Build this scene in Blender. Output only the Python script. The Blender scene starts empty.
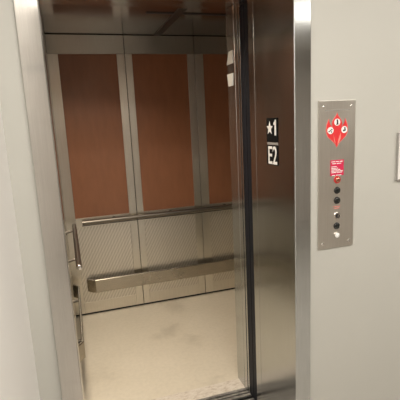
import bpy, bmesh, math, random
from mathutils import Vector, Matrix
random.seed(4)
S = bpy.context.scene
COL = S.collection

# ---------------------------------------------------------------- camera
cam_d = bpy.data.cameras.new('camera')
cam_d.sensor_width = 36.0
cam_d.lens = 37.276
cam_d.clip_start = 0.02
cam = bpy.data.objects.new('camera', cam_d)
COL.objects.link(cam)
R = Matrix(((0.952271, 0.101483, -0.287891),
            (-0.301427, 0.163743, -0.939324),
            (-0.048185, 0.981269, 0.186517)))
cam.matrix_world = Matrix.Translation((0, 0, 1.6)) @ R.to_4x4()
S.camera = cam

# ---------------------------------------------------------------- world, exposure
W = bpy.data.worlds.new('world')
S.world = W
W.use_nodes = True
W.node_tree.nodes['Background'].inputs[0].default_value = (1.0, 0.93, 0.84, 1)
W.node_tree.nodes['Background'].inputs[1].default_value = 0.05
S.view_settings.view_transform = 'Standard'
S.view_settings.look = 'None'
S.view_settings.gamma = 1
S.view_settings.use_curve_mapping = False
S.view_settings.exposure = 0.40


def area(name, loc, sx, sy, power, color, rot=(0, 0, 0), spread=180):
    L = bpy.data.lights.new(name, 'AREA')
    L.shape = 'RECTANGLE'
    L.size, L.size_y = sx, sy
    L.energy = power
    L.color = color
    L.spread = math.radians(spread)
    o = bpy.data.objects.new(name, L)
    o.location = loc
    o.rotation_euler = rot
    COL.objects.link(o)
    return o


WARM = (1.0, 0.95, 0.885)
HALL_H = 2.55
# lay-in lamps of the lift lobby, the pair nearest the lift added for fill (lenses further down)
LAMPS = ((0.55, -0.50), (2.3, -0.50), (0.35, 0.42), (2.3, 0.42))
for lx, ly in LAMPS:
    area('lobby_lamp_light', (lx, ly, HALL_H - 0.03), 1.0, 0.14, 5.5 if ly < 0 else 18, WARM)
# round downlight in the front of the car ceiling
area('car_lamp_light', (0.08, 2.34, 2.285), 0.12, 0.12, 13, (1.0, 0.87, 0.69), spread=138)


# ---------------------------------------------------------------- materials
ROT = 0.0
def mat(name, col, rough=0.5, metal=0.0, aniso=0.0, build=None, coat=0.0, emit=None, es=1.0):
    m = bpy.data.materials.new(name)
    m.use_nodes = True
    nt = m.node_tree
    b = nt.nodes['Principled BSDF']
    b.inputs['Base Color'].default_value = (*col, 1)
    b.inputs['Roughness'].default_value = rough
    b.inputs['Metallic'].default_value = metal
    b.inputs['Coat Weight'].default_value = coat
    if aniso:
        b.inputs['Anisotropic'].default_value = aniso
        t = nt.nodes.new('ShaderNodeTangent')
        t.direction_type = 'RADIAL'
        t.axis = 'Z'
        b.inputs['Anisotropic Rotation'].default_value = ROT
        nt.links.new(t.outputs[0], b.inputs['Tangent'])
    if emit:
        b.inputs['Emission Color'].default_value = (*emit, 1)
        b.inputs['Emission Strength'].default_value = es
    if build:
        build(nt, b)
    return m


def coords(nt, scale=(1, 1, 1)):
    g = nt.nodes.new('ShaderNodeNewGeometry')
    mp = nt.nodes.new('ShaderNodeMapping')
    mp.inputs['Scale'].default_value = scale
    nt.links.new(g.outputs['Position'], mp.inputs['Vector'])
    return mp.outputs[0]


def noise(nt, scale, vec, detail=4, rough=0.55):
    n = nt.nodes.new('ShaderNodeTexNoise')
    n.inputs['Scale'].default_value = scale
    n.inputs['Detail'].default_value = detail
    n.inputs['Roughness'].default_value = rough
    nt.links.new(vec, n.inputs['Vector'])
    return n.outputs['Fac']


def ramp(nt, fac, stops):
    r = nt.nodes.new('ShaderNodeValToRGB')
    while len(r.color_ramp.elements) < len(stops):
        r.color_ramp.elements.new(0.5)
    for e, (p, c) in zip(r.color_ramp.elements, stops):
        e.position = p
        e.color = (*c, 1) if not isinstance(c, (int, float)) else (c, c, c, 1)
    nt.links.new(fac, r.inputs['Fac'])
    return r.outputs['Color']


def bump(nt, b, h, strength, dist):
    bp = nt.nodes.new('ShaderNodeBump')
    bp.inputs['Strength'].default_value = strength
    bp.inputs['Distance'].default_value = dist
    nt.links.new(h, bp.inputs['Height'])
    nt.links.new(bp.outputs[0], b.inputs['Normal'])


def brushed(lo, hi, r0, r1, vertical=True, bs=0.0):
    def f(nt, b):
        v = coords(nt, (60, 60, 1.2) if vertical else (1.2, 60, 60))
        n = noise(nt, 6, v, 3)
        nt.links.new(ramp(nt, n, [(0.3, lo), (0.7, hi)]), b.inputs['Base Color'])
        v2 = coords(nt)
        n2 = noise(nt, 5, v2, 5, 0.6)
        nt.links.new(ramp(nt, n2, [(0.35, r0), (0.7, r1)]), b.inputs['Roughness'])
        if bs:
            bump(nt, b, n, bs, 0.0006)
    return f


M_FRAME = mat('brushed_steel_frame', (.6, .6, .6), 0.25, 1.0, 0.97,
              brushed((.60, .575, .545), (.66, .635, .60), .12, .17))
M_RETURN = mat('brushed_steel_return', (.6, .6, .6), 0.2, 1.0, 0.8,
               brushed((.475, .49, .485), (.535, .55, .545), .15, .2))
M_PANEL = mat('brushed_steel_panel', (.6, .6, .6), 0.35, 1.0, 0.3,
              brushed((.69, .65, .575), (.78, .74, .665), .34, .44))
M_STILE = mat('lit_steel_stile', (.6, .6, .6), 0.3, 1.0, 0.6,
              brushed((.72, .685, .61), (.80, .765, .69), .30, .38))  # panel steel coloured brighter for the lobby light the stiles catch
M_TRANSOM = mat('shaded_steel_transom', (.6, .6, .6), 0.4, 1.0, 0.0,
                brushed((.43, .415, .37), (.49, .475, .425), .38, .44))  # panel steel darkened for the shade high up in the car
M_RAIL = mat('polished_steel_rail', (.20, .18, .155), 0.4, 1.0)
M_BUMPER = mat('brushed_steel_bumper', (.6, .6, .6), 0.3, 1.0, 0,
               brushed((.36, .33, .28), (.45, .415, .355), .20, .30, False))
M_CEIL = mat('steel_ceiling_sheet', (.5, .47, .44), 0.16, 1.0, 0,
             brushed((.50, .475, .47), (.55, .525, .52), .13, .2))
M_DARKTRIM = mat('dark_trim', (.05, .04, .037), 0.45)
M_BLACK = mat('black_rubber', (.009, .011, .016), 0.5)
M_SHAFT = mat('black_gap', (.008, .008, .009), 0.9)
M_DOOR = mat('black_door_edge', (.018, .022, .03), 0.22, 0.6)


def lam(nt, b):
    v = coords(nt, (1, 1, .25))
    n = noise(nt, 22, v, 6, .6)
    nt.links.new(ramp(nt, n, [(0.3, (.212, .088, .043)), (0.7, (.245, .103, .051))]), b.inputs['Base Color'])


M_LAM = mat('brown_laminate', (.2, .07, .03), 0.34, build=lam)


def rigid(nt, b):
    # rigidised sheet: small upright ribs crossed by a slanting ripple
    g = nt.nodes.new('ShaderNodeNewGeometry')
    sp = nt.nodes.new('ShaderNodeSeparateXYZ')
    nt.links.new(g.outputs['Position'], sp.inputs[0])

    def m(op, a, c):
        n = nt.nodes.new('ShaderNodeMath')
        n.operation = op
        for i, x in enumerate((a, c)):
            if x is None:
                continue
            if isinstance(x, (int, float)):
                n.inputs[i].default_value = x
            else:
                nt.links.new(x, n.inputs[i])
        return n.outputs[0]
    hx = m('ADD', sp.outputs[0], sp.outputs[1])
    u = m('ADD', m('MULTIPLY', hx, 240.0), m('MULTIPLY', sp.outputs[2], -135.0))
    s1 = m('SINE', u, None)
    w = m('ADD', m('MULTIPLY', hx, 520.0), m('MULTIPLY', sp.outputs[2], -60.0))
    s2 = m('SINE', w, None)
    h = m('ADD', m('MULTIPLY', s1, 0.65), m('MULTIPLY', s2, 0.45))
    hh = m('ADD', m('MULTIPLY', h, 0.45), 0.5)
    nt.links.new(ramp(nt, hh, [(0.1, (.56, .525, .46)), (0.9, (.82, .78, .71))]), b.inputs['Base Color'])
    bump(nt, b, hh, 0.5, 0.0012)


M_RIGID = mat('textured_steel_sheet', (.6, .56, .5), 0.42, 1.0, build=rigid)


def cabfloor(nt, b):
    v = coords(nt)
    n = noise(nt, 2.2, v, 5, .55)
    n2 = noise(nt, 38, v, 4, .6)
    a = ramp(nt, n, [(0.3, (.53, .475, .385)), (0.42, (.645, .585, .48)), (0.7, (.68, .62, .515))])
    c = ramp(nt, n2, [(0.3, (.93, .93, .93)), (0.6, (1, 1, 1))])
    mx = nt.nodes.new('ShaderNodeMix')
    mx.data_type = 'RGBA'
    mx.blend_type = 'MULTIPLY'
    mx.inputs[0].default_value = 1
    nt.links.new(a, mx.inputs[6])
    nt.links.new(c, mx.inputs[7])
    nt.links.new(mx.outputs[2], b.inputs['Base Color'])


M_CABFLOOR = mat('scuffed_beige_floor', (.5, .42, .3), 0.5, build=cabfloor)


def worn(nt, b):
    v = coords(nt, (1, 2, 1))
    n = noise(nt, 26, v, 6, .7)
    nt.links.new(ramp(nt, n, [(0.35, (.47, .40, .33)), (0.5, (.64, .58, .51)), (0.7, (.70, .655, .59))]),
                 b.inputs['Base Color'])


M_WORN = mat('worn_threshold', (.6, .5, .4), 0.5, build=worn)


def sillm(nt, b):
    v = coords(nt)
    n = noise(nt, 20, v, 5, .7)
    nt.links.new(ramp(nt, n, [(0.35, (.22, .21, .2)), (0.7, (.5, .48, .45))]), b.inputs['Base Color'])


M_SILL = mat('worn_aluminium', (.5, .5, .5), 0.45, 0.6, build=sillm)


def paint(c0, c1):
    def f(nt, b):
        v = coords(nt)
        n = noise(nt, 1.3, v, 4)
        nt.links.new(ramp(nt, n, [(0.3, c0), (0.7, c1)]), b.inputs['Base Color'])
        n2 = noise(nt, 160, v, 2)
        bump(nt, b, n2, 0.12, 0.001)
    return f


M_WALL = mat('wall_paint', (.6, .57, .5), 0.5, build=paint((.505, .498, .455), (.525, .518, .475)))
M_WALL2 = mat('wall_paint_side_lit', (.6, .57, .5), 0.55, build=paint((.79, .775, .745), (.81, .795, .765)))  # paint made paler to stand for the stronger light on the side wall
M_WALLB = mat('wall_paint_rear', (.62, .56, .51), 0.6)
M_HCEIL = mat('ceiling_paint', (.75, .73, .69), 0.8)


def hfloor(nt, b):
    v = coords(nt)
    br = nt.nodes.new('ShaderNodeTexBrick')
    br.offset = 0
    br.inputs['Color1'].default_value = (.50, .47, .43, 1)
    br.inputs['Color2'].default_value = (.46, .43, .39, 1)
    br.inputs['Mortar'].default_value = (.3, .28, .26, 1)
    br.inputs['Scale'].default_value = 1
    br.inputs['Mortar Size'].default_value = .004
    br.inputs['Brick Width'].default_value = .45
    br.inputs['Row Height'].default_value = .45
    nt.links.new(v, br.inputs['Vector'])
    nt.links.new(br.outputs[0], b.inputs['Base Color'])


M_HFLOOR = mat('lobby_floor_tile', (.3, .26, .2), 0.4, build=hfloor)
M_PLATE = mat('brushed_steel_plate', (.6, .6, .6), 0.3, 1.0, 0.3,
              brushed((.62, .59, .54), (.68, .65, .60), .36, .44))
M_RED = mat('red_enamel', (.70, .035, .04), 0.4)
M_PINK = mat('pink_edge', (.78, .26, .22), 0.5)
M_WHITE = mat('white_enamel', (.88, .87, .85), 0.45)
M_LABEL = mat('crimson_label', (.62, .025, .085), 0.4)
M_INK = mat('black_ink', (.02, .018, .018), 0.5)
M_SIGN = mat('black_sign_plate', (.007, .0065, .0065), 0.8)
M_BLACK.node_tree.nodes['Principled BSDF'].inputs['Specular IOR Level'].default_value = .2
M_SIGN.node_tree.nodes['Principled BSDF'].inputs['Specular IOR Level'].default_value = .12
M_GREYTXT = mat('grey_braille', (.33, .31, .29), 0.5)
M_BTN = mat('black_button', (.01, .012, .011), 0.25)
M_JEWEL = mat('red_jewel', (.55, .22, .16), 0.15, 1.0)
M_CHROME = mat('chrome', (.75, .73, .7), 0.12, 1.0)
M_LENS = mat('lantern_lens', (.66, .64, .6), 0.4)
M_LAMP = mat('lamp_lens', (.9, .9, .88), 0.4, emit=(1, .93, .82), es=2.5)
M_PLAC = mat('placard_white', (.80, .78, .75), 0.5)
M_PLACF = mat('placard_frame', (.36, .34, .32), 0.4)


# ---------------------------------------------------------------- mesh helpers
class MB:
    def __init__(s):
        s.bm = bmesh.new()

    def box(s, x0, x1, y0, y1, z0, z1, bev=0.0, seg=2):
        r = bmesh.ops.create_cube(s.bm, size=1)
        vs = r['verts']
        for v in vs:
            v.co = Vector(((x0 + x1) / 2 + v.co.x * (x1 - x0), (y0 + y1) / 2 + v.co.y * (y1 - y0),
                           (z0 + z1) / 2 + v.co.z * (z1 - z0)))
        if bev:
            es = list({e for v in vs for e in v.link_edges})
            bmesh.ops.bevel(s.bm, geom=es, offset=bev, segments=seg, affect='EDGES', profile=.5)
        return s

    def cyl(s, a, b, r0, r1=None, n=24, cap=True):
        a, b = Vector(a), Vector(b)
        d = b - a
        q = Vector((0, 0, 1)).rotation_difference(d.normalized()).to_matrix().to_4x4()
        bmesh.ops.create_cone(s.bm, cap_ends=cap, segments=n, radius1=r0, radius2=r0 if r1 is None else r1,
                              depth=d.length, matrix=Matrix.Translation((a + b) / 2) @ q)
        return s

    def ball(s, c, r, sc=(1, 1, 1), n=20):
        bmesh.ops.create_uvsphere(s.bm, u_segments=n, v_segments=n // 2, radius=r,
                                  matrix=Matrix.Translation(c) @ Matrix.Diagonal((*sc, 1)))
        return s

    def prism(s, pts, d):
        """pts: list of 3-D points of a planar outline, d: extrusion vector"""
        d = Vector(d)
        a = [s.bm.verts.new(Vector(p)) for p in pts]
        b = [s.bm.verts.new(Vector(p) + d) for p in pts]
        s.bm.faces.new(a)
        s.bm.faces.new(b[::-1])
        n = len(pts)
        for i in range(n):
            s.bm.faces.new((a[i], b[i], b[(i + 1) % n], a[(i + 1) % n]))
        return s

    def sweep(s, path, prof, closed_ends=True):
        """path: points in a horizontal plane, prof: (offset sideways, offset up) outline"""
        path = [Vector(p) for p in path]
        rings = []
        for i, p in enumerate(path):
            t = Vector((0, 0, 0))
            if i > 0:
                t += (p - path[i - 1]).normalized()
            if i < len(path) - 1:
                t += (path[i + 1] - p).normalized()
            t.normalize()
            k = 1.0
            if 0 < i < len(path) - 1:
                c = t.dot((p - path[i - 1]).normalized())
                k = 1 / max(c, .5)
            side = Vector((0, 0, 1)).cross(t).normalized()
            rings.append([s.bm.verts.new(p + side * (a * k) + Vector((0, 0, b))) for a, b in prof])
        n = len(prof)
        for r0, r1 in zip(rings, rings[1:]):
            for j in range(n):
                s.bm.faces.new((r0[j], r0[(j + 1) % n], r1[(j + 1) % n], r1[j]))
        if closed_ends:
            s.bm.faces.new(rings[0][::-1])
            s.bm.faces.new(rings[-1])
        return s

    def make(s, name, m, parent=None, smooth=False):
        bmesh.ops.recalc_face_normals(s.bm, faces=s.bm.faces[:])
        me = bpy.data.meshes.new(name)
        off = Vector(parent.location) if parent is not None else Vector((0, 0, 0))
        if parent is not None and parent.parent is not None:
            off = off + Vector(parent.parent.location)
        if parent is None:
            cs = [v.co for v in s.bm.verts]
            off = Vector(((min(c.x for c in cs) + max(c.x for c in cs)) / 2,
                          (min(c.y for c in cs) + max(c.y for c in cs)) / 2, min(c.z for c in cs)))
        bmesh.ops.translate(s.bm, verts=s.bm.verts[:], vec=-off)
        s.bm.to_mesh(me)
        s.bm.free()
        me.materials.append(m)
        if smooth:
            for p in me.polygons:
                p.use_smooth = True
            try:
                me.set_sharp_from_angle(angle=math.radians(35))
            except Exception:
                pass
        o = bpy.data.objects.new(name, me)
        COL.objects.link(o)
        if parent is not None:
            o.parent = parent
        else:
            o.location = off
        return o


def thing(name, label, cat, loc, group=None):
    o = bpy.data.objects.new(name, None)
    o.empty_display_size = .05
    o.location = loc
    COL.objects.link(o)
    return tag(o, label, cat, group)


def tag(o, label, cat, group=None):
    o['label'] = label
    o['category'] = cat
    if group:
        o['group'] = group
    return o


def struct(o, label=None):
    o['kind'] = 'structure'
    if label:
        o['label'] = label
    return o


def text_obj(name, body, size, m, parent, to_world, sx=1.0, bold=0.0, depth=0.0006):
    cu = bpy.data.curves.new(name, 'FONT')
    cu.body = body
    cu.size = size
    cu.extrude = depth
    cu.offset = bold
    cu.align_x = 'CENTER'
    cu.align_y = 'CENTER'
    t = bpy.data.objects.new(name + '_tmp', cu)
    me = bpy.data.meshes.new_from_object(t)
    xs = [v.co.x for v in me.vertices]
    ys = [v.co.y for v in me.vertices]
    cx, cy = (min(xs) + max(xs)) / 2, (min(ys) + max(ys)) / 2
    base = Vector(parent.location)
    if parent.parent is not None:
        base += Vector(parent.parent.location)
    for v in me.vertices:
        v.co = to_world((v.co.x - cx) * sx, v.co.y - cy, v.co.z) - base
    bpy.data.objects.remove(t)
    me.materials.clear()
    me.materials.append(m)
    me.name = name
    o = bpy.data.objects.new(name, me)
    COL.objects.link(o)
    o.parent = parent
    return o


# ================================================================ dimensions
YF = 1.505          # lobby wall face
XL, XR = -0.046, 0.868      # clear opening
HD = 2.13           # head of the opening
YB = 3.488          # back wall of the car
CX0, CX1 = -0.09, 1.66      # car side walls
CH = 2.305          # car ceiling
LW = -0.198         # lobby side wall

# ================================================================ lobby shell
# wall with the hole of the entrance in it
mb = MB()
mb.box(LW - .1, XL - .05, YF, YF + .30, 0, HALL_H)
mb.box(XR + .05, 4.6, YF, YF + .30, 0, HALL_H)
mb.box(XL - .05, XR + .05, YF, YF + .30, HD + .05, HALL_H)
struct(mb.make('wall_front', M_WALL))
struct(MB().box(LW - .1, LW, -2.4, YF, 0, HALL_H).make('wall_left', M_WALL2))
struct(MB().box(4.6, 4.7, -2.4, YF + .3, 0, HALL_H).make('wall_right', M_WALL2))
struct(MB().box(LW - .1, 4.7, -2.5, -2.4, 0, HALL_H).make('wall_back', M_WALLB))
struct(MB().box(LW, 4.6, -2.4, -2.37, 2.27, 2.33).make('trim_1', M_DARKTRIM))
struct(MB().box(LW - .1, 4.7, -2.5, 1.87, -.1, 0).make('floor', M_HFLOOR))
struct(MB().box(LW - .1, 4.7, -2.5, YF + .3, HALL_H, HALL_H + .1).make('ceiling', M_HCEIL))

for i, (x, ly) in enumerate(LAMPS):
    w = 1.05
    dy = ly + .62
    t = thing('ceiling_light', ['rectangular lobby ceiling light in front of the lift entrance',
                                'rectangular lobby ceiling light in front of the fire panel wall',
                                'added, unseen rectangular ceiling light nearest the lift entrance',
                                'added, unseen rectangular ceiling light nearest the fire panel wall'][i], 'light',
              (x, ly, HALL_H), 'lobby ceiling lights')
    mb = MB()
    for a, b, c, d in ((x - w / 2, x + w / 2, -.78, -.76), (x - w / 2, x + w / 2, -.48, -.46),
                       (x - w / 2, x - w / 2 + .02, -.76, -.48), (x + w / 2 - .02, x + w / 2, -.76, -.48)):
        mb.box(a, b, c + dy, d + dy, HALL_H - .03, HALL_H)
    mb.make('light_frame', M_WHITE, t)
    MB().box(x - w / 2 + .02, x + w / 2 - .02, -.76 + dy, -.48 + dy, HALL_H - .015, HALL_H - .005).make('diffuser', M_LAMP, t)

# ================================================================ car shell
fl = struct(MB().box(CX0 - .03, CX1 + .03, 2.192, YB + .03, -.06, 0).make('floor', M_CABFLOOR))
struct(MB().box(CX0 - .04, CX1 + .04, YB + .022, YB + .04, 0, 2.4).make('wall_back', M_SHAFT))
struct(MB().box(CX0 - .04, CX0 - .022, 2.2, YB + .03, 0, 2.4).make('wall_left', M_SHAFT))
struct(MB().box(CX1, CX1 + .02, 2.2, YB + .03, 0, 2.4).make('wall_right', M_PANEL))
struct(MB().box(CX0 - .04, CX1 + .04, 2.03, YB + .04, CH, CH + .04).make('ceiling', M_CEIL))
# pit and shaft darkness behind the lobby wall, where the doors run
mb = MB()
mb.box(-.5, 2.2, 1.80, 2.20, -.30, -.25)
mb.box(-.5, -.48, 1.80, 2.20, -.3, 2.7)
mb.box(2.2, 2.22, 1.80, 2.20, -.3, 2.7)
mb.box(-.5, 2.2, 1.80, 2.20, 2.7, 2.72)
struct(mb.make('wall_shaft', M_SHAFT))

t = thing('ceiling_trim', 'dark narrow trim strips crossing on the steel car ceiling', 'trim', (.77, 2.8, CH))
MB().prism([(.745, 2.21, CH - .006), (.800, 2.21, CH - .006), (.800, YB, CH - .006), (.745, YB, CH - .006)],
           (0, 0, .006)).make('long_strip', M_DARKTRIM, t)
MB().box(.56, .745, 2.80, 2.822, CH - .006, CH).box(.80, CX1, 2.80, 2.822, CH - .006, CH).make('cross_strip', M_DARKTRIM, t)

t = thing('downlight', 'round downlight in the front of the car ceiling', 'light', (.08, 2.34, CH))
mb = MB()
mb.cyl((.08, 2.34, CH - .01), (.08, 2.34, CH), .085, .09, 32)
mb.make('light_ring', M_CHROME, t)
MB().cyl((.08, 2.34, CH - .013), (.08, 2.34, CH - .009), .07, .07, 32).make('light_lens', M_LAMP, t)


# ---------------------------------------------------------------- wall panel units
def panel_unit(label, along, u0, u1, w, iu0, iu1, d, group):
    """along 'x': back wall, face at y=w looking -y ; along 'y': side wall, face at x=w looking +x"""
    def bx(mb, a0, a1, t0, t1, z0, z1, bev=0.0):
        if along == 'x':
            mb.box(a0, a1, w + t0, w + t1, z0, z1, bev)
        else:
            mb.box(w - t1, w - t0, a0, a1, z0, z1, bev)
    um = (u0 + u1) / 2
    t = thing('wall_panel', label, 'wall panel', (um, w, .022) if along == 'x' else (w, um, .022), group)
    top = CH - .006
    fr = MB()
    bx(fr, iu0, iu1, 0.0008, .02, .782, .860)
    bx(fr, iu0, iu1, 0.0008, .02, .022, .118)
    fr.make('panel_frame', M_PANEL, t)
    bx(MB_ := MB(), u0, iu0 - .001, 0, .02, .022, 2.157, .001)
    MB_.make('stile', M_STILE, t)
    bx(MB_ := MB(), iu1 + .001, u1, 0, .02, .022, 2.157, .001)
    MB_.make('stile', M_STILE, t)
    bx(MB_ := MB(), u0, u1, 0.0008, .02, 2.159, top)
    MB_.make('transom', M_TRANSOM, t)
    ins = MB()
    bx(ins, iu0, iu1, .004, .018, .860, 2.157)
    ins.make('laminate_insert', M_LAM, t)
    tx = MB()
    bx(tx, iu0, iu1, .003, .018, .118, .782)
    tx.make('textured_insert', M_RIGID, t)
    return t


G = 'lift car wall panels'
panel_unit('leftmost brown and steel panel of the lift back wall', 'x', -.0892, .4955, YB, -.011, .433, 1, G)
panel_unit('middle brown and steel panel of the lift back wall', 'x', .5005, 1.0785, YB, .556, 1.017, 1, G)
panel_unit('shadowed brown and steel panel at the right of the lift back wall', 'x', 1.0835, 1.655, YB, 1.158, 1.590, 1, G)
panel_unit('brown and steel panel of the left side wall beside the car entrance', 'y', 2.205, 2.842, CX0, 2.27, 2.775, 1, G)
panel_unit('brown and steel panel of the left side wall next to the back corner', 'y', 2.847, YB - .002, CX0, 2.915, 3.42, 1, G)


# ---------------------------------------------------------------- handrails
def ring(r, n=16, sx=1.0, sz=1.0):
    return [(r * sx * math.cos(2 * math.pi * k / n), r * sz * math.sin(2 * math.pi * k / n)) for k in range(n)]


t = thing('handrail', 'steel handrail along the back wall of the lift', 'handrail', (.8, YB, .80), 'steel handrails')
MB().sweep([(.040, YB - .045, .829), (1.56, YB - .045, .829)], ring(.019)).make('grab_bar', M_RAIL, t, True)
mb = MB()
mb.box(.036, 1.565, YB - .004, YB, .791, .797, .001)
mb.make('backing_strip', M_DARKTRIM, t)
for x in (.30, .79, 1.30):
    mb = MB()
    mb.cyl((x, YB, .829), (x, YB - .045, .829), .007)
    mb.cyl((x, YB, .829), (x, YB - .006, .829), .018)
    mb.make('bracket', M_RAIL, t, True)

t = thing('handrail', 'short steel handrail on the left side wall, seen end on', 'handrail', (CX0, 2.85, .80),
          'steel handrails')
MB().sweep([(-.015, 2.335, .825), (-.026, 3.40, .825)], ring(.017)).make('grab_bar', M_RAIL, t, True)
MB().ball((-.015, 2.335, .825), .0172, (1, .5, 1)).make('end_cap', M_CHROME, t, True)
for y in (2.545, 3.29):
    mb = MB()
    mb.cyl((CX0, y, .80), (-.020, y, .812), .0085)
    mb.cyl((CX0, y, .80), (CX0 + .006, y, .80), .018)
    mb.make('bracket', M_RAIL, t, True)

# ---------------------------------------------------------------- bumper rails
flat = [(-.008, -.052), (-.004, -.056), (.004, -.056), (.008, -.052), (.008, .052), (.004, .056), (-.004, .056), (-.008, .052)]
t = thing('bumper_rail', 'wide flat steel bumper rail low on the back wall', 'bumper rail', (.8, YB, .20),
          'low bumper rails')
MB().sweep([(.036, YB - .010, .278), (.062, YB - .042, .278), (.078, YB - .058, .278), (.098, YB - .066, .278), (1.50, YB - .066, .278), (1.555, YB - .008, .278)],
           flat).make('bumper_band', M_BUMPER, t)
for x in (.35, .80, 1.25):
    MB().cyl((x, YB, .278), (x, YB - .062, .278), .012).make('standoff', M_RAIL, t, True)
t = thing('bumper_rail', 'flat steel bumper rail low on the left side wall, seen end on', 'bumper rail',
          (CX0, 2.85, .20), 'low bumper rails')
MB().sweep([(CX0 + .008, 3.40, .278), (CX0 + .048, 3.345, .278), (CX0 + .048, 2.42, .278), (CX0 + .008, 2.36, .278)],
           flat).make('bumper_band', M_BUMPER, t)
for y in (2.53, 3.18):
    MB().cyl((CX0, y, .278), (CX0 + .048, y, .278), .012).make('standoff', M_RAIL, t, True)

# ---------------------------------------------------------------- car front: returns and header
t = thing('car_return', 'steel return post of the car at the right of its entrance, with lantern arrows', 'panel',
          (XR, 2.12, 0))
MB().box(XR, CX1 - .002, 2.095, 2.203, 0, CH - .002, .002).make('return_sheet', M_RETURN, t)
MB().box(XR + .0006, XR + .045, 2.052, 2.092, 0, HD + .05, .0006).make('front_lip', M_RETURN, t)
MB().box(XR + .003, XR + .045, 2.028, 2.047, 0, HD + .05, .0006).make('door_seal_strip', M_RETURN, t)
MB().box(XR + .012, XR + .04, 2.030, 2.10, 0, HD + .05).make('dark_reveal', M_SHAFT, t)
# up and down arrows of the travelling lantern
for nm, zb, zt, b0, b1, t0, t1 in (('up_arrow_lens', 1.893, 1.958, 2.118, 2.200, 2.113, 2.166),
                                   ('down_arrow_lens', 1.779, 1.843, 2.128, 2.183, 2.118, 2.200)):
    mb = MB()
    mb.prism([(XR, b0, zb), (XR, b1, zb), (XR, t1, zt), (XR, t0, zt)], (-.004, 0, 0))
    for k in range(5):
        f = (k + .5) / 5
        yb, yt = b0 + (b1 - b0) * f, t0 + (t1 - t0) * f
        mb.prism([(XR - .004, yb - .002, zb + .003), (XR - .004, yb + .002, zb + .003),
                  (XR - .004, yt + .002, zt - .003), (XR - .004, yt - .002, zt - .003)], (-.002, 0, 0))
    mb.make(nm, M_LENS, t)

t = thing('car_return', 'narrow steel return of the car at the left of its entrance', 'panel', (XL, 2.1, 0))
MB().box(CX0 - .10, -.066, 2.095, 2.203, 0, CH - .002, .002).make('return_sheet', M_PANEL, t)
MB().box(-.16, -.062, 2.03, 2.089, 0, HD + .05, .002).make('front_lip', M_RETURN, t)
tag(MB().box(-.064, XR - .002, 2.035, 2.20, 2.176, CH - .001, .002).make('car_header', M_RETURN),
    'steel header of the lift car above its entrance', 'panel')

# ---------------------------------------------------------------- doors slid open to the right
t = thing('door_1', 'dark edge of the lobby lift door slid open to the right', 'lift door', (1.3, 1.945, 0))
t['kind'] = 'structure'
MB().box(XR + .012, 1.75, 1.923, 1.969, .006, HD + .02, .002).make('door_panel', M_DOOR, t)
MB().box(XR + .004, XR + .012, 1.9225, 1.9695, .006, HD + .02, .003).make('rubber_edge', M_BLACK, t)
t = thing('door_2', 'dark edge of the car door slid open behind the lobby door', 'lift door', (1.3, 2.0, 0))
t['kind'] = 'structure'
MB().box(XR + .012, 1.75, 1.973, 2.021, .006, HD + .02, .002).make('door_panel', M_DOOR, t)
MB().box(XR + .004, XR + .012, 1.9725, 2.0215, .006, HD + .02, .003).make('rubber_edge', M_BLACK, t)

# ---------------------------------------------------------------- entrance frame
t = thing('lift_entrance_frame', 'brushed stainless steel frame around the open lift entrance', 'door frame',
          (.41, YF, 0))
a, b = XL, XL - .074
mb = MB()
mb.prism([(b, YF + .02, 0), (b, YF - .012, 0), (b + .002, YF - .014, 0), (a - .004, YF - .014, 0), (a, YF - .010, 0),
          (a - .007, 1.80, 0), (a - .007, 1.875, 0), (a - .022, 1.875, 0), (a - .022, YF + .02, 0)], (0, 0, HD))
mb.make('left_jamb', M_FRAME, t)
a, b = XR, XR + .075
mb = MB()
mb.prism([(b, YF + .02, 0), (b, YF - .012, 0), (b - .002, YF - .014, 0), (a + .003, YF - .014, 0), (a, YF - .011, 0),
          (a, 1.856, 0), (a + .018, 1.856, 0), (a + .018, YF + .02, 0)], (0, 0, HD))
mb.make('right_jamb', M_RETURN, t)
MB().box(XR - .0008, XR + .01, 1.8565, 1.862, 0, HD, .001).make('jamb_lip', M_RETURN, t)
MB().box(XR + .001, XR + .018, 1.862, 1.921, 0, HD, .001).make('jamb_return_strip', M_RETURN, t)
mb = MB()
mb.box(XL - .074, XR + .075, YF - .014, YF + .02, HD, HD + .075, .002)
mb.box(XL - .02, XR + .02, YF + .02, 1.905, HD, HD + .02)
mb.make('head', M_FRAME, t)
# little stop on the left reveal
mb = MB()
mb.box(-.062, -.053, 1.88, 1.905, 1.44, 1.56, .003)
mb.make('strike_bumper', M_CHROME, t)

# ---------------------------------------------------------------- sills
def sill(name, label, y0, y1, grooves, z1=0.0):
    t = thing(name, label, 'sill', (.41, (y0 + y1) / 2, z1 - .03), 'lift door sills')
    mb = MB()
    cuts = sorted(grooves)
    y = y0
    for g in cuts:
        mb.box(XL - .05, 1.8, y, g - .005, z1 - .02, z1, .001)
        y = g + .005
    mb.box(XL - .05, 1.8, y, y1, z1 - .02, z1, .001)
    mb.make('tread', M_SILL, t)
    MB().box(XL - .05, 1.8, y0, y1, z1 - .03, z1 - .012).make('channel', M_DARKTRIM, t)


sill('door_sill', 'grooved metal lobby sill at the lift entrance', 1.873, 1.992, (1.905, 1.945, 1.972))
sill('door_sill', 'grooved metal sill on the edge of the lift car floor', 2.022, 2.092, (2.045, 2.070))
tag(MB().box(XL - .02, XR + .05, 2.092, 2.190, -.02, .002, .001).make('threshold_plate', M_WORN),
    'worn pale threshold strip between the car floor and the grooved sill', 'threshold')


# ================================================================ floor number sign on the right reveal
def jamb(a, z, h):      # a: along reading direction, from far to near
    return Vector((XR - .0035 - h, 1.682 - a, 1.49 + z))


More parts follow.
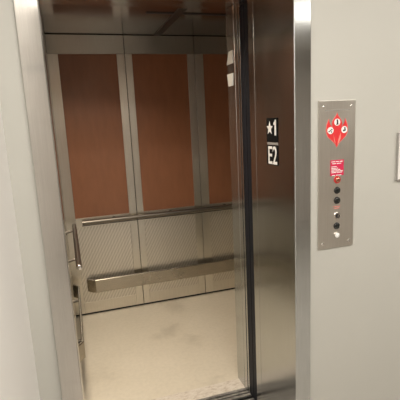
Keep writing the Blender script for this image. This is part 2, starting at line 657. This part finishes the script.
t = thing('floor_sign', 'black floor sign reading star 1 above E2 on the right door reveal', 'sign', (XR, 1.682, 1.39))
MB().box(XR - .003, XR, 1.631, 1.735, 1.493, 1.600, .001).make('upper_plate', M_SIGN, t)
MB().box(XR - .003, XR, 1.631, 1.735, 1.391, 1.479, .001).make('lower_plate', M_SIGN, t)
mb = MB()
for k in range(9):
    for r_ in range(2):
        if (k * 3 + r_ * 5) % 7 != 2:
            mb.ball(jamb(-.044 + k * .011, -.0015 - r_ * .005 , -.0015), .0027, (.7, 1, 1), 8)
mb.box(XR - .0018, XR, 1.634, 1.732, 1.481, 1.491)
mb.make('braille_strip', M_GREYTXT, t)
pts = []
for k in range(10):
    r_ = .031 if k % 2 == 0 else .0135
    an = math.pi / 2 + k * math.pi / 5
    pts.append(jamb(-.020 + r_ * math.cos(an), .064 + r_ * math.sin(an), 0))
MB().prism(pts, (-.0012, 0, 0)).make('star_mark', M_WHITE, t)
MB().prism([jamb(a_, z_, 0) for a_, z_ in ((.027, .033), (.040, .033), (.040, .101), (.031, .101), (.028, .094), (.018, .088),
                                           (.018, .078), (.027, .081))], (-.0012, 0, 0)).make('digit_one', M_WHITE, t)
text_obj('level_code', 'E2', .113, M_WHITE, t, lambda x, y, z: jamb(.004 + x, -.055 + y, z), .80, .0012)


# ================================================================ fire service station on the lobby wall
PX0, PX1, PZ0, PZ1 = .984, 1.162, 1.026, 1.658
YP = YF - .006      # face of the plate
t = thing('fire_service_panel', 'steel fire service panel with red flame emblem and buttons, right of the lift', 'control panel',
          (1.073, YF, PZ0))
MB().box(PX0, PX1, YP, YF, PZ0, PZ1, .0012).make('face_plate', M_PLATE, t)
for x, z in ((1.006, 1.633), (1.139, 1.633), (1.006, 1.050), (1.139, 1.050)):
    MB().ball((x, YP, z), .0055, (1, .4, 1), 12).make('screw', M_CHROME, t, True)
mb = MB()
mb.box(1.012, 1.132, YP - .0005, YP, 1.617, 1.6195)
mb.make('thin_grey_line', M_GREYTXT, t)  # thin grey line across the top of the face plate


def flame(cx, cz, s, y, d, name, m, parent):
    right = [(0, .106), (.006, .090), (.018, .074), (.028, .060), (.032, .044), (.030, .030), (.027, .020), (.034, .028),
             (.044, .042), (.049, .056), (.050, .072), (.057, .056), (.065, .034), (.068, .010), (.065, -.014),
             (.056, -.034), (.040, -.050), (.024, -.064), (.010, -.080), (0, -.100)]
    left = [(-x, z) for x, z in right[1:-1]][::-1]
    pts = [(cx + x * s[0], y, cz + z * s[1]) for x, z in right + left]
    return MB().prism(pts, (0, d, 0)).make(name, m, parent)


em = flame(1.071, 1.534, (.80, .71), YP, -.0008, 'flame_emblem', M_PINK, t)
flame(1.071, 1.534, (.755, .675), YP - .0008, -.0005, 'flame_face', M_RED, em)
for nm, x, z in (('helmet_disc', 1.071, 1.569), ('stairs_disc', 1.039, 1.536), ('figure_disc', 1.106, 1.537)):
    MB().cyl((x, YP - .0013, z), (x, YP - .0022, z), .0145, None, 28).make('pictogram_disc', M_WHITE, em)
    mb = MB()
    y0, y1 = YP - .0028, YP - .0022
    if nm == 'helmet_disc':
        mb.box(x - .0025, x + .0045, y0, y1, z - .009, z + .006)
        mb.box(x - .006, x + .006, y0, y1, z - .010, z - .007)
        mb.cyl((x, y1, z + .008), (x, y0, z + .008), .0035, None, 12)
    elif nm == 'stairs_disc':
        for k in range(3):
            mb.box(x - .010 + k * .006, x - .003 + k * .006, y0, y1, z - .006 + k * .004, z - .002 + k * .004)
        mb.cyl((x + .004, y1, z - .006), (x + .004, y0, z - .006), .003, None, 12)
    else:
        mb.cyl((x + .002, y1, z + .006), (x + .002, y0, z + .006), .0038, None, 12)
        mb.prism([(x - .008, y1, z - .002), (x + .008, y1, z + .003), (x + .006, y1, z - .004), (x - .004, y1, z - .008)],
                 (0, -.0006, 0))
    mb.make('pictogram', M_INK, em)
# pale licks inside the flame
mb = MB()
mb.prism([(1.054, YP - .0013, 1.520), (1.057, YP - .0013, 1.508), (1.065, YP - .0013, 1.480), (1.057, YP - .0013, 1.492)],
         (0, -.0004, 0))
mb.prism([(1.090, YP - .0013, 1.526), (1.090, YP - .0013, 1.500), (1.073, YP - .0013, 1.474), (1.078, YP - .0013, 1.500)],
         (0, -.0004, 0))
mb.make('flame_lick', M_PINK, em)

lb = MB().box(1.041, 1.107, YP - .0012, YP, 1.345, 1.412, .0005).make('instruction_label', M_LABEL, t)
rows = [(1.412, [(.0, .018), (.021, .037), (.040, .055)]), (1.404, [(.004, .022), (.026, .048)]),
        (1.391, [(0, .026)]), (1.384, [(0, .022), (.025, .032)]), (1.378, [(0, .030), (.033, .044)]),
        (1.372, [(0, .016), (.019, .038), (.041, .056)]), (1.366, [(0, .024), (.027, .054)]),
        (1.354, [(.004, .018), (.023, .050)])]
mb = MB()
for z, segs in rows:
    for s0, s1 in segs:
        mb.box(1.0455 + s0, 1.0455 + s1, YP - .0018, YP - .0012, z - .0087, z - .0057)
mb.make('label_text', M_WHITE, lb)

bx = 1.076


def knob(name, x, z, r, m, rim, rimm, dome=.5, out=.006):
    o = MB().cyl((x, YP, z), (x, YP - out * .6, z), rim, rim * .92, 28).make(name, rimm, t, True)
    MB().ball((x, YP - out * .6, z), r, (1, dome, 1)).make('button_face', m, o, True)
    return o


knob('fire_indicator', bx, 1.327, .0125, M_JEWEL, .0165, M_RED, .6)
knob('button', bx, 1.281, .0130, M_BTN, .0155, M_INK, .35)
knob('button', bx, 1.237, .0135, M_BTN, .0160, M_INK, .35)
tag_ = MB()
for k, (s0, s1) in enumerate(((0, .009), (.011, .022), (.024, .034))):
    tag_.box(1.058 + s0, 1.058 + s1, YP - .0005, YP, 1.2085, 1.212)
tag_.box(1.062, 1.087, YP - .0005, YP, 1.201, 1.204)
tag_.make('red_lettering', M_PINK, t)
k_ = MB().cyl((bx, YP, 1.170), (bx, YP - .007, 1.170), .0160, .0145, 28).make('key_switch', M_CHROME, t, True)
MB().cyl((bx, YP - .007, 1.170), (bx, YP - .009, 1.170), .0100, .0100, 24).make('key_core', M_INK, k_, True)
MB().box(bx - .002, bx + .002, YP - .0105, YP - .009, 1.163, 1.177).make('key_slot', M_CHROME, k_)
knob('button', bx, 1.124, .0130, M_BTN, .0155, M_INK, .35)
knob('push_button', bx + .001, 1.082, .0110, M_WHITE, .0140, M_CHROME, .4, .008)

# ================================================================ placard cut by the picture edge
t = thing('wall_placard', 'pale framed placard on the lobby wall, right of the fire service panel', 'placard', (1.46, YF, 1.295))
X0, X1, Z0, Z1 = 1.386, 1.536, 1.297, 1.508
mb = MB()
for a, b, c, d in ((X0, X1, Z0, Z0 + .004), (X0, X1, Z1 - .003, Z1), (X0, X0 + .003, Z0 + .004, Z1 - .003),
                   (X1 - .006, X1, Z0 + .004, Z1 - .003)):
    mb.box(a, b, YF - .012, YF, c, d)
mb.make('placard_frame', M_PLACF, t)
MB().box(X0 + .003, X1 - .006, YF - .0115, YF, Z0 + .004, Z1 - .003).make('placard_face', M_PLAC, t)
